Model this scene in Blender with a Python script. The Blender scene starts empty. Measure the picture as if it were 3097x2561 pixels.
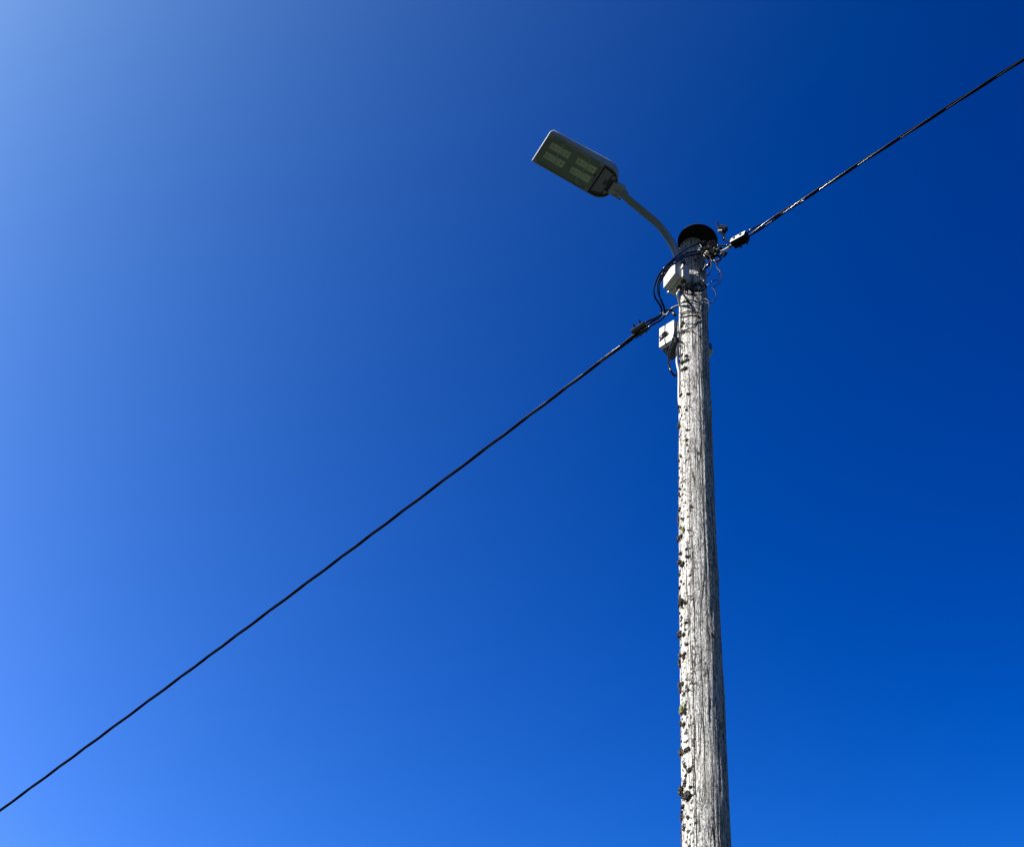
import bpy, bmesh, math, random
import numpy as np
from mathutils import Vector, Matrix, noise
random.seed(7)
rng = np.random.default_rng(11)
sc = bpy.context.scene
COL = sc.collection
PI = math.pi

# ------------------------------------------------------------------ camera
PW, PH, FOC = 3097.0, 2561.0, 5800.0          # photograph size and focal length in its pixels
CAM = np.array([0.0, 0.0, 1.6])
_u = np.array([2022 - PW/2, PH/2 + 2313, -FOC]); _u /= np.linalg.norm(_u)      # zenith seen by the camera
_f = np.array([0, 0, -1.0]); _y = _f - (_f @ _u)*_u; _y /= np.linalg.norm(_y)
ROT = np.array([np.cross(_y, _u), _y, _u])
cd = bpy.data.cameras.new('camera'); co = bpy.data.objects.new('camera', cd); COL.objects.link(co)
cd.sensor_width = 36; cd.sensor_fit = 'HORIZONTAL'; cd.lens = FOC/PW*36; cd.clip_start = .05; cd.clip_end = 3000
co.matrix_world = Matrix([list(ROT[i]) + [CAM[i]] for i in range(3)] + [[0, 0, 0, 1]])
sc.camera = co

def ray(px, py):
    d = ROT @ np.array([px - PW/2, PH/2 - py, -FOC]); return d/np.linalg.norm(d)
UP = np.array([0, 0, 1.0])
_d = ray(2096, 750); PT = CAM + _d*(10.0/_d[2])
PC = np.array([PT[0], PT[1], 0.0])                 # foot of the pole
TW = -PC/np.linalg.norm(PC)                        # level direction from the pole towards the camera
RT = np.cross(-TW, UP); RT /= np.linalg.norm(RT)   # level direction to the right
def W(px, py, off=0.0):                            # photo point -> place, `off` metres this side of the pole's axis
    d = ray(px, py); return CAM + d*(((PC + TW*off - CAM) @ TW)/(d @ TW))
def V(px, py, n):                                  # photo point -> place on the upright plane through the pole, normal n
    d = ray(px, py); return CAM + d*(((PC - CAM) @ n)/(d @ n))
def loc(r, t, z): return PC + RT*r + TW*t + UP*z

# ------------------------------------------------------------------ sun, sky, exposure
SUN_AZ, SUN_EL = math.radians(55), math.radians(32.4)
SH = -math.sin(SUN_AZ)*RT + math.cos(SUN_AZ)*TW
SUN = SH*math.cos(SUN_EL) + UP*math.sin(SUN_EL)
sl = bpy.data.lights.new('sun', 'SUN'); sl.energy = 5.0; sl.angle = math.radians(.53); sl.color = (1, .955, .89)
so = bpy.data.objects.new('sun', sl); COL.objects.link(so)
so.rotation_euler = Vector(SUN).to_track_quat('Z', 'Y').to_euler(); so.location = (-20, -10, 30)

def mk(nt, op, a, b=None, c=None, clamp=False):
    n = nt.nodes.new('ShaderNodeMath'); n.operation = op; n.use_clamp = clamp
    for i, v in enumerate((a, b, c)):
        if v is None: continue
        if isinstance(v, (int, float)): n.inputs[i].default_value = v
        else: nt.links.new(v, n.inputs[i])
    return n.outputs[0]
wd = bpy.data.worlds.new('World'); sc.world = wd; wd.use_nodes = True
nt = wd.node_tree; bg = nt.nodes['Background']; bg.inputs[1].default_value = .05
sky = nt.nodes.new('ShaderNodeTexSky'); sky.sky_type = 'NISHITA'; sky.sun_disc = False
sky.sun_elevation = SUN_EL; sky.sun_rotation = math.atan2(SH[0], SH[1])
sky.air_density = 1; sky.dust_density = 1; sky.ozone_density = 1
tc = nt.nodes.new('ShaderNodeTexCoord')
dt = nt.nodes.new('ShaderNodeVectorMath'); dt.operation = 'DOT_PRODUCT'; nt.links.new(tc.outputs['Generated'], dt.inputs[0])
dt.inputs[1].default_value = tuple(SUN)
sx = nt.nodes.new('ShaderNodeSeparateXYZ'); nt.links.new(tc.outputs['Generated'], sx.inputs[0])
zz = mk(nt, 'MAXIMUM', sx.outputs[2], .64)
ss = mk(nt, 'MINIMUM', mk(nt, 'MAXIMUM', dt.outputs['Value'], -.1), .68)
zz = mk(nt, 'MINIMUM', zz, .97)
s2 = mk(nt, 'MULTIPLY', ss, ss); z2 = mk(nt, 'MULTIPLY', zz, zz); zs_ = mk(nt, 'MULTIPLY', zz, ss)
sp = nt.nodes.new('ShaderNodeSeparateColor'); nt.links.new(sky.outputs[0], sp.inputs[0])
cc = nt.nodes.new('ShaderNodeCombineColor')
_lr = nt.nodes.new('ShaderNodeMapRange'); _lr.inputs[1].default_value = .42; _lr.inputs[2].default_value = .63; _lr.inputs[3].default_value = .2; _lr.inputs[4].default_value = 1
nt.links.new(sx.outputs[2], _lr.inputs[0]); low = _lr.outputs[0]
# clear-sky grading per channel: steepens the Nishita sky's own falloff away from the sun and up from the horizon
for i, K in enumerate([(12.467, -33.174, 14.337, -.475, 5.805, 4.825), (6.271, -8.142, -.651, -6.622, 2.949, 10.322), (4.341, -3.987, -.721, -2.14, 1.413, 3.415)]):
    e = K[0]
    for term, k in zip((zz, z2, ss, s2, zs_), K[1:]): e = mk(nt, 'MULTIPLY_ADD', term, k, e)
    e = mk(nt, 'POWER', math.e, e)
    v_ = mk(nt, 'MULTIPLY', mk(nt, 'MAXIMUM', mk(nt, 'SUBTRACT', e, .0115), 0), 10) if i == 0 else mk(nt, 'MULTIPLY', e, sp.outputs[i])
    v_ = mk(nt, 'MINIMUM', v_, (2.2, 3.9, 9.8)[i])      # no brighter near the sun than at the picture's corner
    nt.links.new(mk(nt, 'MULTIPLY', mk(nt, 'MULTIPLY', v_, low), .7071), cc.inputs[i])
nt.links.new(cc.outputs[0], bg.inputs[0])
sc.view_settings.view_transform = 'Standard'; sc.view_settings.look = 'None'
sc.view_settings.exposure = 1.5; sc.view_settings.gamma = 1

# ------------------------------------------------------------------ materials
def mat(name, col, rough=.5, metal=0.0, spec=.5, nscale=60, namt=.12, bump=.0, bscale=200, coat=0):
    m = bpy.data.materials.new(name); m.use_nodes = True; t = m.node_tree; b = t.nodes['Principled BSDF']
    b.inputs['Roughness'].default_value = rough; b.inputs['Metallic'].default_value = metal
    b.inputs['Specular IOR Level'].default_value = spec; b.inputs['Coat Weight'].default_value = coat
    tcn = t.nodes.new('ShaderNodeTexCoord'); nz = t.nodes.new('ShaderNodeTexNoise'); nz.inputs['Scale'].default_value = nscale
    nz.inputs['Detail'].default_value = 5; t.links.new(tcn.outputs['Object'], nz.inputs['Vector'])
    r = t.nodes.new('ShaderNodeValToRGB'); c = np.array(col)
    r.color_ramp.elements[0].position = .35; r.color_ramp.elements[1].position = .68
    r.color_ramp.elements[0].color = tuple(c*(1 - namt)) + (1,); r.color_ramp.elements[1].color = tuple(np.minimum(c*(1 + namt), 1)) + (1,)
    t.links.new(nz.outputs[0], r.inputs[0]); t.links.new(r.outputs[0], b.inputs['Base Color'])
    if bump:
        n2 = t.nodes.new('ShaderNodeTexNoise'); n2.inputs['Scale'].default_value = bscale; t.links.new(tcn.outputs['Object'], n2.inputs['Vector'])
        bp = t.nodes.new('ShaderNodeBump'); bp.inputs['Distance'].default_value = bump; t.links.new(n2.outputs[0], bp.inputs['Height'])
        t.links.new(bp.outputs[0], b.inputs['Normal'])
    return m
M = {}
M['cable'] = mat('black_cable_sheath', (.004, .004, .006), .16, spec=.11, namt=.3)
M['thin'] = mat('thin_wire_sheath', (.004, .004, .009), .3, spec=.12, namt=.3)
M['greywire'] = mat('grey_wire_sheath', (.018, .018, .024), .3, spec=.2, namt=.2)
M['plastic'] = mat('black_plastic', (.006, .006, .007), .6, spec=.1, namt=.3)
M['cap'] = mat('black_cap_plastic', (.006, .006, .007), .85, spec=.15, namt=.3)
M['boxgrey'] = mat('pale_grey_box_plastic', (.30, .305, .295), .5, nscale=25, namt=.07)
M['boxold'] = mat('weathered_white_box', (.36, .36, .345), .55, nscale=18, namt=.12)
M['boxunder'] = mat('dark_grommet_plastic', (.03, .03, .032), .5)
M['conduit'] = mat('grey_white_conduit', (.34, .34, .32), .45, nscale=40, namt=.12)
M['steel'] = mat('galvanised_steel', (.42, .43, .44), .38, metal=.85, namt=.15)
M['darksteel'] = mat('dull_steel', (.03, .03, .033), .4, metal=.3, namt=.2)
M['brass'] = mat('pale_metal', (.26, .25, .23), .4, metal=.4)
M['alu'] = mat('cast_aluminium', (.17, .19, .18), .5, nscale=30, namt=.15, bump=.0006, bscale=300)
M['arm'] = mat('painted_arm_tube', (.105, .135, .125), .4, nscale=30, namt=.06)
M['housing'] = mat('grey_housing_paint', (.18, .20, .22), .5, nscale=20, namt=.06)
M['recess'] = mat('dark_recess', (.02, .02, .024), .6)
M['cover'] = mat('driver_cover_grey', (.10, .11, .12), .55, nscale=40, namt=.1)
M['rim'] = mat('glass_rim_grey', (.12, .135, .125), .45)
M['tray'] = mat('lamp_tray_grey', (.205, .25, .215), .6, nscale=14, namt=.12)
M['led'] = mat('led_board_cream', (.76, .76, .60), .5, nscale=95, namt=.34)
M['leddot'] = mat('led_screw_dark', (.03, .03, .03), .5)
M['lead'] = mat('cream_lead', (.50, .54, .46), .45)
M['tuft_dark'] = mat('dark_lichen', (.060, .056, .052), .95, spec=.1, nscale=180, namt=.6, bump=.004, bscale=260)
M['tuft_green'] = mat('yellow_green_lichen', (.20, .22, .10), .95, spec=.1, nscale=180, namt=.5, bump=.004, bscale=260)
M['clear'] = bpy.data.materials.new('flat_glass'); M['clear'].use_nodes = True
_t = M['clear'].node_tree; _b = _t.nodes['Principled BSDF']
_o = _t.nodes['Material Output']; _g = _t.nodes.new('ShaderNodeBsdfGlossy'); _g.inputs['Roughness'].default_value = .04
_tr = _t.nodes.new('ShaderNodeBsdfTransparent'); _tr.inputs[0].default_value = (.93, .97, .92, 1)
_df = _t.nodes.new('ShaderNodeBsdfDiffuse'); _df.inputs[0].default_value = (.30, .36, .27, 1)      # grime film
_fr = _t.nodes.new('ShaderNodeFresnel'); _fr.inputs[0].default_value = 1.45
_mx = _t.nodes.new('ShaderNodeMixShader'); _mx.inputs[0].default_value = .06
_m2 = _t.nodes.new('ShaderNodeMixShader')
_t.links.new(_tr.outputs[0], _mx.inputs[1]); _t.links.new(_df.outputs[0], _mx.inputs[2])
_t.links.new(_fr.outputs[0], _m2.inputs[0]); _t.links.new(_mx.outputs[0], _m2.inputs[1]); _t.links.new(_g.outputs[0], _m2.inputs[2])
_t.links.new(_m2.outputs[0], _o.inputs[0])

# ------------------------------------------------------------------ helpers
def mesh(name, verts, faces, m, parent=None, smooth=True, origin=None):
    me = bpy.data.meshes.new(name); o0 = Vector(origin) if origin is not None else Vector((0, 0, 0))
    me.from_pydata([tuple(Vector(v) - o0) for v in verts], [], faces); me.update()
    if m: me.materials.append(m)
    if smooth: me.polygons.foreach_set('use_smooth', [True]*len(me.polygons))
    o = bpy.data.objects.new(name, me); COL.objects.link(o); o.location = o0
    if parent is not None: adopt(o, parent)
    return o
def adopt(o, parent):
    o.parent = parent; o.matrix_parent_inverse = Matrix.Translation(-Vector(root_pos(parent)))
def root_pos(o):
    p = Vector(o.location)
    if o.parent is not None: p = Vector(o.location)
    return p
def empty(name, pos, label, cat, group=None):
    o = bpy.data.objects.new(name, None); COL.objects.link(o); o.location = Vector(pos); o.empty_display_size = .1
    return tag(o, label, cat, group)
def tag(o, label=None, cat=None, group=None, kind=None):
    for k, v in (('label', label), ('category', cat), ('group', group), ('kind', kind)):
        if v: o[k] = v
    return o
def smoothpath(pts, n=6):
    P = [np.array(p, float) for p in pts]
    if len(P) < 3: return [P[0] + (P[-1] - P[0])*i/n for i in range(n + 1)]
    Q = [2*P[0] - P[1]] + P + [2*P[-1] - P[-2]]; out = []
    for i in range(1, len(Q) - 2):
        a, b, c, d = Q[i-1:i+3]
        for k in range(n):
            s = k/n
            out.append(.5*((2*b) + (c - a)*s + (2*a - 5*b + 4*c - d)*s*s + (3*b - a - 3*c + d)*s**3))
    return out + [P[-1]]
def tube_geo(path, rad, seg=8, cap=True):
    P = [np.array(p, float) for p in path]; n = len(P)
    R = rad if hasattr(rad, '__len__') else [rad]*n
    T = []
    for i in range(n):
        t = P[min(i+1, n-1)] - P[max(i-1, 0)]; T.append(t/(np.linalg.norm(t) + 1e-12))
    ref = np.array([0, 0, 1.0]) if abs(T[0][2]) < .9 else np.array([1.0, 0, 0])
    u = np.cross(T[0], ref); u /= np.linalg.norm(u); vs = []; fs = []
    for i in range(n):
        u = u - (u @ T[i])*T[i]; u /= np.linalg.norm(u); v = np.cross(T[i], u)
        for k in range(seg):
            a = 2*PI*k/seg; vs.append(P[i] + R[i]*(math.cos(a)*u + math.sin(a)*v))
    for i in range(n-1):
        for k in range(seg):
            a = i*seg + k; b = i*seg + (k+1) % seg; fs.append((a, b, b + seg, a + seg))
    if cap: fs.append(tuple(range(seg))[::-1]); fs.append(tuple(range((n-1)*seg, n*seg)))
    return vs, fs
def tube(name, path, rad, m, parent=None, seg=8, smooth=6, origin=None):
    if smooth:
        if hasattr(rad, '__len__'):
            rr = []
            for i in range(len(rad) - 1): rr += [rad[i] + (rad[i+1] - rad[i])*k/smooth for k in range(smooth)]
            rad = rr + [rad[-1]]
        path = smoothpath(path, smooth)
    vs, fs = tube_geo(path, rad, seg)
    return mesh(name, vs, fs, m, parent, origin=origin if origin is not None else path[0])
def merge(lst):
    vs = []; fs = []
    for v, f in lst:
        k = len(vs); vs += list(v); fs += [tuple(i + k for i in q) for q in f]
    return vs, fs
def prism(outline, z0, z1, fr, bevel=0, top=1.0):      # outline in local xy, extruded along local z, fr = (origin, x, y, z)
    o, x, y, z = fr; bm = bmesh.new()
    c = np.mean(np.array(outline), axis=0)
    a = [bm.verts.new(tuple(o + x*p[0] + y*p[1] + z*z0)) for p in outline]
    b = [bm.verts.new(tuple(o + x*(c[0] + (p[0]-c[0])*top) + y*(c[1] + (p[1]-c[1])*top) + z*z1)) for p in outline]
    n = len(outline)
    bm.faces.new(a[::-1]); bm.faces.new(b)
    for i in range(n): bm.faces.new((a[i], a[(i+1) % n], b[(i+1) % n], b[i]))
    bmesh.ops.recalc_face_normals(bm, faces=bm.faces)
    if bevel: bmesh.ops.bevel(bm, geom=list(bm.edges), offset=bevel, segments=2, affect='EDGES', profile=.6)
    bm.verts.ensure_lookup_table(); bm.verts.index_update()
    g = ([np.array(v.co) for v in bm.verts], [tuple(v.index for v in f.verts) for f in bm.faces]); bm.free()
    return g
def box(x0, x1, y0, y1, z0, z1, fr, bevel=0):
    return prism([(x0, y0), (x1, y0), (x1, y1), (x0, y1)], z0, z1, fr, bevel)
def cyl(p, q, r, seg=14):
    return tube_geo([np.array(p), np.array(q)], r, seg)
def ring(c, nrm, R, r, seg=20):
    nrm = np.array(nrm)/np.linalg.norm(nrm); u = np.cross(nrm, UP if abs(nrm[2]) < .9 else RT); u /= np.linalg.norm(u); v = np.cross(nrm, u)
    return tube_geo([c + R*(math.cos(a)*u + math.sin(a)*v) for a in np.linspace(0, 2*PI, seg)], r, 6)
def G(name, g, m, parent=None, smooth=False, origin=None):
    return mesh(name, g[0], g[1], m, parent, smooth, origin=origin if origin is not None else np.mean(g[0], axis=0))

# ------------------------------------------------------------------ ground (below the picture, it lights things from underneath)
gm = mat('rough_grass_ground', (.048, .060, .050), .95, spec=.1, nscale=.6, namt=.4)
go = mesh('ground', [(-1500, -1500, 0), (1500, -1500, 0), (1500, 1500, 0), (-1500, 1500, 0)], [(0, 1, 2, 3)], gm, smooth=False); tag(go, kind='structure')

# ------------------------------------------------------------------ utility pole
ZT = 11.588
# height, sideways bow, radius measured off the photograph (widens slowly to the ground)
PROF = [(0, .006, .118), (3.5, .003, .106), (6.0, -.001, .0935), (6.746, -.003, .0888), (7.707, -.007, .0872), (8.895, -.011, .0832), (10.09, -.008, .0783), (10.99, -.003, .0742), (11.43, -.004, .0733), (ZT, -.004, .0728)]
def prof(z):
    zs = [p[0] for p in PROF]; return float(np.interp(z, zs, [p[1] for p in PROF])), float(np.interp(z, zs, [p[2] for p in PROF]))
pole = empty('utility_pole', PC, 'tall weathered grey wooden pole with lichen down its sunny side and a round black cap', 'utility pole')
SEG = 150
zl = list(np.linspace(0, 6.3, 60)[:-1]) + list(np.linspace(6.3, ZT, 1100))
# a -> angle measured from the direction towards the camera, to the right positive
ang = np.linspace(-PI, PI, SEG, endpoint=False)
vs = np.zeros((len(zl)*SEG, 3)); uv = np.zeros((len(zl)*SEG, 2))
for i, z in enumerate(zl):
    bow, rad = prof(z)
    for k, a in enumerate(ang):
        f = noise.noise((math.sin(a)*9, math.cos(a)*9, z*.9))*.0016 + noise.noise((math.sin(a)*34, math.cos(a)*34, z*3.2))*.0013 \
            + noise.noise((math.sin(a)*70, math.cos(a)*70, z*9))*.0009
        lump = max(0, noise.noise((math.sin(a)*3 + 7, math.cos(a)*3, z*2.2)) - .35)*.012
        rr = rad + f + lump
        vs[i*SEG + k] = PC + RT*(bow + rr*math.sin(a)) + TW*(rr*math.cos(a)) + UP*z - PC
fs = []
for i in range(len(zl) - 1):
    b = i*SEG
    for k in range(SEG):
        k2 = (k + 1) % SEG; fs.append((b + k, b + k2, b + SEG + k2, b + SEG + k))
fs.append(tuple(range((len(zl)-1)*SEG, len(zl)*SEG)))
me = bpy.data.meshes.new('shaft'); me.from_pydata(vs.tolist(), [], fs); me.update()
me.polygons.foreach_set('use_smooth', [True]*len(me.polygons))
uvl = me.uv_layers.new(name='wrap'); li = np.zeros(len(me.loops), dtype=np.int64); me.loops.foreach_get('vertex_index', li)
au = ang[li % SEG]*.083; av = np.array(zl)[li // SEG]
# keep the seam quads whole
uvs = np.stack([au, av], 1); ls = np.arange(len(li))
q = (ls // 4) % SEG == SEG - 1
q &= ls < (len(zl)-1)*SEG*4
fix = q & ((li % SEG) == 0); uvs[fix, 0] += 2*PI*.083
uvl.data.foreach_set('uv', uvs.ravel().astype(np.float32))

wm = bpy.data.materials.new('weathered_pole_wood'); wm.use_nodes = True; t = wm.node_tree; b = t.nodes['Principled BSDF']
b.inputs['Roughness'].default_value = .9; b.inputs['Specular IOR Level'].default_value = .12
uvn = t.nodes.new('ShaderNodeUVMap'); uvn.uv_map = 'wrap'
sep = t.nodes.new('ShaderNodeSeparateXYZ'); t.links.new(uvn.outputs[0], sep.inputs[0]); U_, V_ = sep.outputs[0], sep.outputs[1]
def sca(x, y):
    n = t.nodes.new('ShaderNodeMapping'); n.inputs['Scale'].default_value = (x, y, 1); t.links.new(uvn.outputs[0], n.inputs[0]); return n.outputs[0]
def nz(x, y, det=4, rough=.6, dist=0):
    n = t.nodes.new('ShaderNodeTexNoise'); n.inputs['Scale'].default_value = 1; n.inputs['Detail'].default_value = det
    n.inputs['Roughness'].default_value = rough; n.inputs['Distortion'].default_value = dist; t.links.new(sca(x, y), n.inputs['Vector']); return n.outputs[0]
def ramp(v, a, b2, lo=0., hi=1.):
    n = t.nodes.new('ShaderNodeMapRange'); n.inputs[1].default_value = a; n.inputs[2].default_value = b2; n.inputs[3].default_value = lo; n.inputs[4].default_value = hi
    n.clamp = True; t.links.new(v, n.inputs[0]); return n.outputs[0]
def mixc(f, c1, c2, mode='MIX'):
    n = t.nodes.new('ShaderNodeMix'); n.data_type = 'RGBA'; n.blend_type = mode
    for s_, v in ((0, f), (6, c1), (7, c2)):
        if isinstance(v, tuple): n.inputs[s_].default_value = v
        elif isinstance(v, (int, float)): n.inputs[s_].default_value = v
        else: t.links.new(v, n.inputs[s_])
    return n.outputs[2]
fine = nz(250, 48, 5, .75)          # fibres
mid = nz(105, 22, 4, .65)             # strips of fibre
big = nz(14, 2.2, 3)                # patches
blot = nz(150, 85, 4, .75)           # mottling
def vcr(x, y, w):                   # long drying cracks
    n = t.nodes.new('ShaderNodeTexVoronoi'); n.feature = 'DISTANCE_TO_EDGE'; n.inputs['Scale'].default_value = 1; n.inputs['Randomness'].default_value = 1
    m_ = t.nodes.new('ShaderNodeVectorMath'); m_.operation = 'ADD'
    cmb = t.nodes.new('ShaderNodeCombineXYZ'); t.links.new(mk(t, 'MULTIPLY', nz(8, 14, 2), .5), cmb.inputs[0])
    t.links.new(sca(x, y), m_.inputs[0]); t.links.new(cmb.outputs[0], m_.inputs[1]); t.links.new(m_.outputs[0], n.inputs['Vector'])
    return ramp(n.outputs['Distance'], 0, w, 1, 0)
cr = mk(t, 'MULTIPLY', vcr(60, 1.3, .065), ramp(nz(30, 1.7, 2), .42, .55))
cr2 = mk(t, 'MULTIPLY', vcr(120, 6, .09), ramp(nz(40, 5, 2), .45, .6))
# the named long cracks: (u, from, to, half width)
cks = None
wob = mk(t, 'MULTIPLY', mk(t, 'SUBTRACT', nz(.01, 7, 4), .5), .012)
for (u0, za, zb, hw) in [(-.008, 10.2, 11.6, .0016), (-.027, 8.2, 10.1, .0014), (.027, 9.2, 10.55, .0020), (-.022, 7.75, 8.6, .0016), (.002, 6.9, 8.15, .0017), (-.033, 5.9, 7.8, .0019),
                         (.030, 5.5, 7.2, .0016), (.030, 7.6, 9.3, .0013), (.047, 10.0, 10.5, .0016)]:
    d = mk(t, 'ABSOLUTE', mk(t, 'SUBTRACT', mk(t, 'ADD', U_, wob), u0))
    l = ramp(d, hw*.5, hw*1.3, 1, 0); g1 = mk(t, 'MULTIPLY', ramp(V_, za - .03, za + .08), ramp(V_, zb - .08, zb + .03, 1, 0)); l = mk(t, 'MULTIPLY', l, g1)
    cks = l if cks is None else mk(t, 'MAXIMUM', cks, l)
crack = mk(t, 'MAXIMUM', mk(t, 'MAXIMUM', cr, mk(t, 'MULTIPLY', cr2, .8)), cks)
base = mixc(ramp(fine, .40, .50), (.022, .022, .025, 1), (.375, .375, .365, 1))
base = mixc(mk(t, 'MULTIPLY', ramp(mid, .465, .435), ramp(nz(9, 1.6, 3), .40, .60, .25, .85)), base, (.035, .036, .040, 1))
base = mixc(ramp(nz(22, 3.5, 3), .52, .66, 0, .45), base, (.15, .145, .135, 1))
pale = mixc(ramp(fine, .36, .45), (.03, .03, .028, 1), (.48, .47, .44, 1))
# paler tone on the left side and in patches, dark lichen specks left
side = mk(t, 'MULTIPLY', ramp(U_, -.035, -.065), ramp(U_, -.20, -.17))
patch = mk(t, 'MAXIMUM', mk(t, 'MULTIPLY', side, .75), ramp(big, .55, .68, 0, .65))
base = mixc(patch, base, pale)
base = mixc(mk(t, 'MULTIPLY', ramp(blot, .58, .62), .85), base, (.035, .035, .037, 1))
vs_ = t.nodes.new('ShaderNodeTexVoronoi'); vs_.inputs['Scale'].default_value = 1; t.links.new(sca(75, 48), vs_.inputs['Vector'])
spk = mk(t, 'MULTIPLY', ramp(vs_.outputs['Distance'], .50, .36), mk(t, 'MULTIPLY', ramp(nz(40, 16, 2), .47, .54), mk(t, 'MULTIPLY', ramp(U_, .0, -.03), ramp(U_, -.22, -.19))))
base = mixc(spk, base, (.035, .033, .03, 1))
vk = t.nodes.new('ShaderNodeVectorMath'); vk.operation = 'DISTANCE'; vk.inputs[1].default_value = (.0, 0, 0)
base = mixc(crack, base, (.012, .011, .011, 1))
# knots
for (u0, v0, s_) in [(.012, 9.27, .010), (.016, 11.30, .011), (-.045, 11.5, .008), (.05, 7.9, .009), (.036, 10.42, .011)]:
    cmb = t.nodes.new('ShaderNodeCombineXYZ'); t.links.new(mk(t, 'MULTIPLY', mk(t, 'SUBTRACT', U_, u0), 1.0), cmb.inputs[0])
    t.links.new(mk(t, 'MULTIPLY', mk(t, 'SUBTRACT', V_, v0), .5), cmb.inputs[1])
    ln = t.nodes.new('ShaderNodeVectorMath'); ln.operation = 'LENGTH'; t.links.new(cmb.outputs[0], ln.inputs[0])
    k1 = ramp(ln.outputs['Value'], s_*.55, s_, 1, 0); base = mixc(k1, base, (.02, .018, .016, 1))
t.links.new(base, b.inputs['Base Color'])
h = mk(t, 'ADD', mk(t, 'MULTIPLY', ramp(fine, .25, .75), .45), mk(t, 'MULTIPLY', ramp(mid, .3, .7), .8))
h = mk(t, 'SUBTRACT', h, mk(t, 'MULTIPLY', crack, 1.6)); h = mk(t, 'ADD', h, mk(t, 'MULTIPLY', ramp(blot, .4, .7), .3))
bp = t.nodes.new('ShaderNodeBump'); bp.inputs['Distance'].default_value = .0022; bp.inputs['Strength'].default_value = 1; t.links.new(h, bp.inputs['Height'])
t.links.new(bp.outputs[0], b.inputs['Normal'])
me.materials.append(wm)
shaft = bpy.data.objects.new('shaft', me); COL.objects.link(shaft); shaft.parent = pole

# round cap, set a little off centre as in the photograph
cc_ = loc(.027, .042, 0); bm_pts = []
def lathe(c, prof_, seg=64, tilt=None):
    v = []; f = []
    for (r_, z_) in prof_:
        for k in range(seg):
            a = 2*PI*k/seg; v.append(c + RT*r_*math.cos(a) + TW*r_*math.sin(a) + UP*z_)
    n = len(prof_)
    for i in range(n-1):
        for k in range(seg): f.append((i*seg + k, i*seg + (k+1) % seg, (i+1)*seg + (k+1) % seg, (i+1)*seg + k))
    f.append(tuple(range(seg))[::-1]); f.append(tuple(range((n-1)*seg, n*seg)))
    return v, f
G('pole_cap', lathe(cc_, [(.02, ZT + .004), (.108, ZT + .004), (.1125, ZT - .001), (.1147, ZT - .001), (.1155, ZT + .003), (.112, ZT + .012), (.07, ZT + .032), (.01, ZT + .042)]), M['cap'], pole, smooth=True)

def surf(px, py, eps=0.0):                # photo point -> point on the shaft's skin
    off = .07
    for _ in range(8):
        P = W(px, py, off); bow, rad = prof(P[2]); x = (P - PC) @ RT - bow; R = rad + eps
        off = math.sqrt(max(R*R - x*x, 0))
    return W(px, py, off)

# lichen tufts
def tuft_geo(c, out, s, seed):
    rs = np.random.default_rng(seed); u = np.cross(out, UP); u /= np.linalg.norm(u); gs = []
    nb = 1 if s < .006 else (3 if s < .012 else 6)
    for q in range(nb):
        bm = bmesh.new(); bmesh.ops.create_icosphere(bm, subdivisions=3, radius=1)
        o_ = rs.uniform(-50, 50, 3); el = rs.uniform(.8, 1.7); wd_ = rs.uniform(.7, 1.25); a = rs.uniform(0, 2*PI); rr_ = 0 if nb == 1 else rs.uniform(.35, .8)
        sb_ = s*(1.0 if nb == 1 else rs.uniform(.42, .8)); cq = c + u*math.cos(a)*rr_*s + UP*math.sin(a)*rr_*s*1.2
        v = []
        for w_ in bm.verts:
            p = np.array(w_.co); n1 = noise.noise(tuple(p*1.5 + o_)); n2 = noise.noise(tuple(p*4.0 + o_)); n3 = noise.noise(tuple(p*9 + o_))
            k = max(.25, 1 + .7*n1 + .75*n2 + .7*n3); v.append(cq + sb_*k*(p[0]*u*wd_ + p[1]*out*.80 + p[2]*UP*el))
        gs.append((v, [tuple(x.index for x in f.verts) for f in bm.faces])); bm.free()
    return merge(gs)
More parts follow.
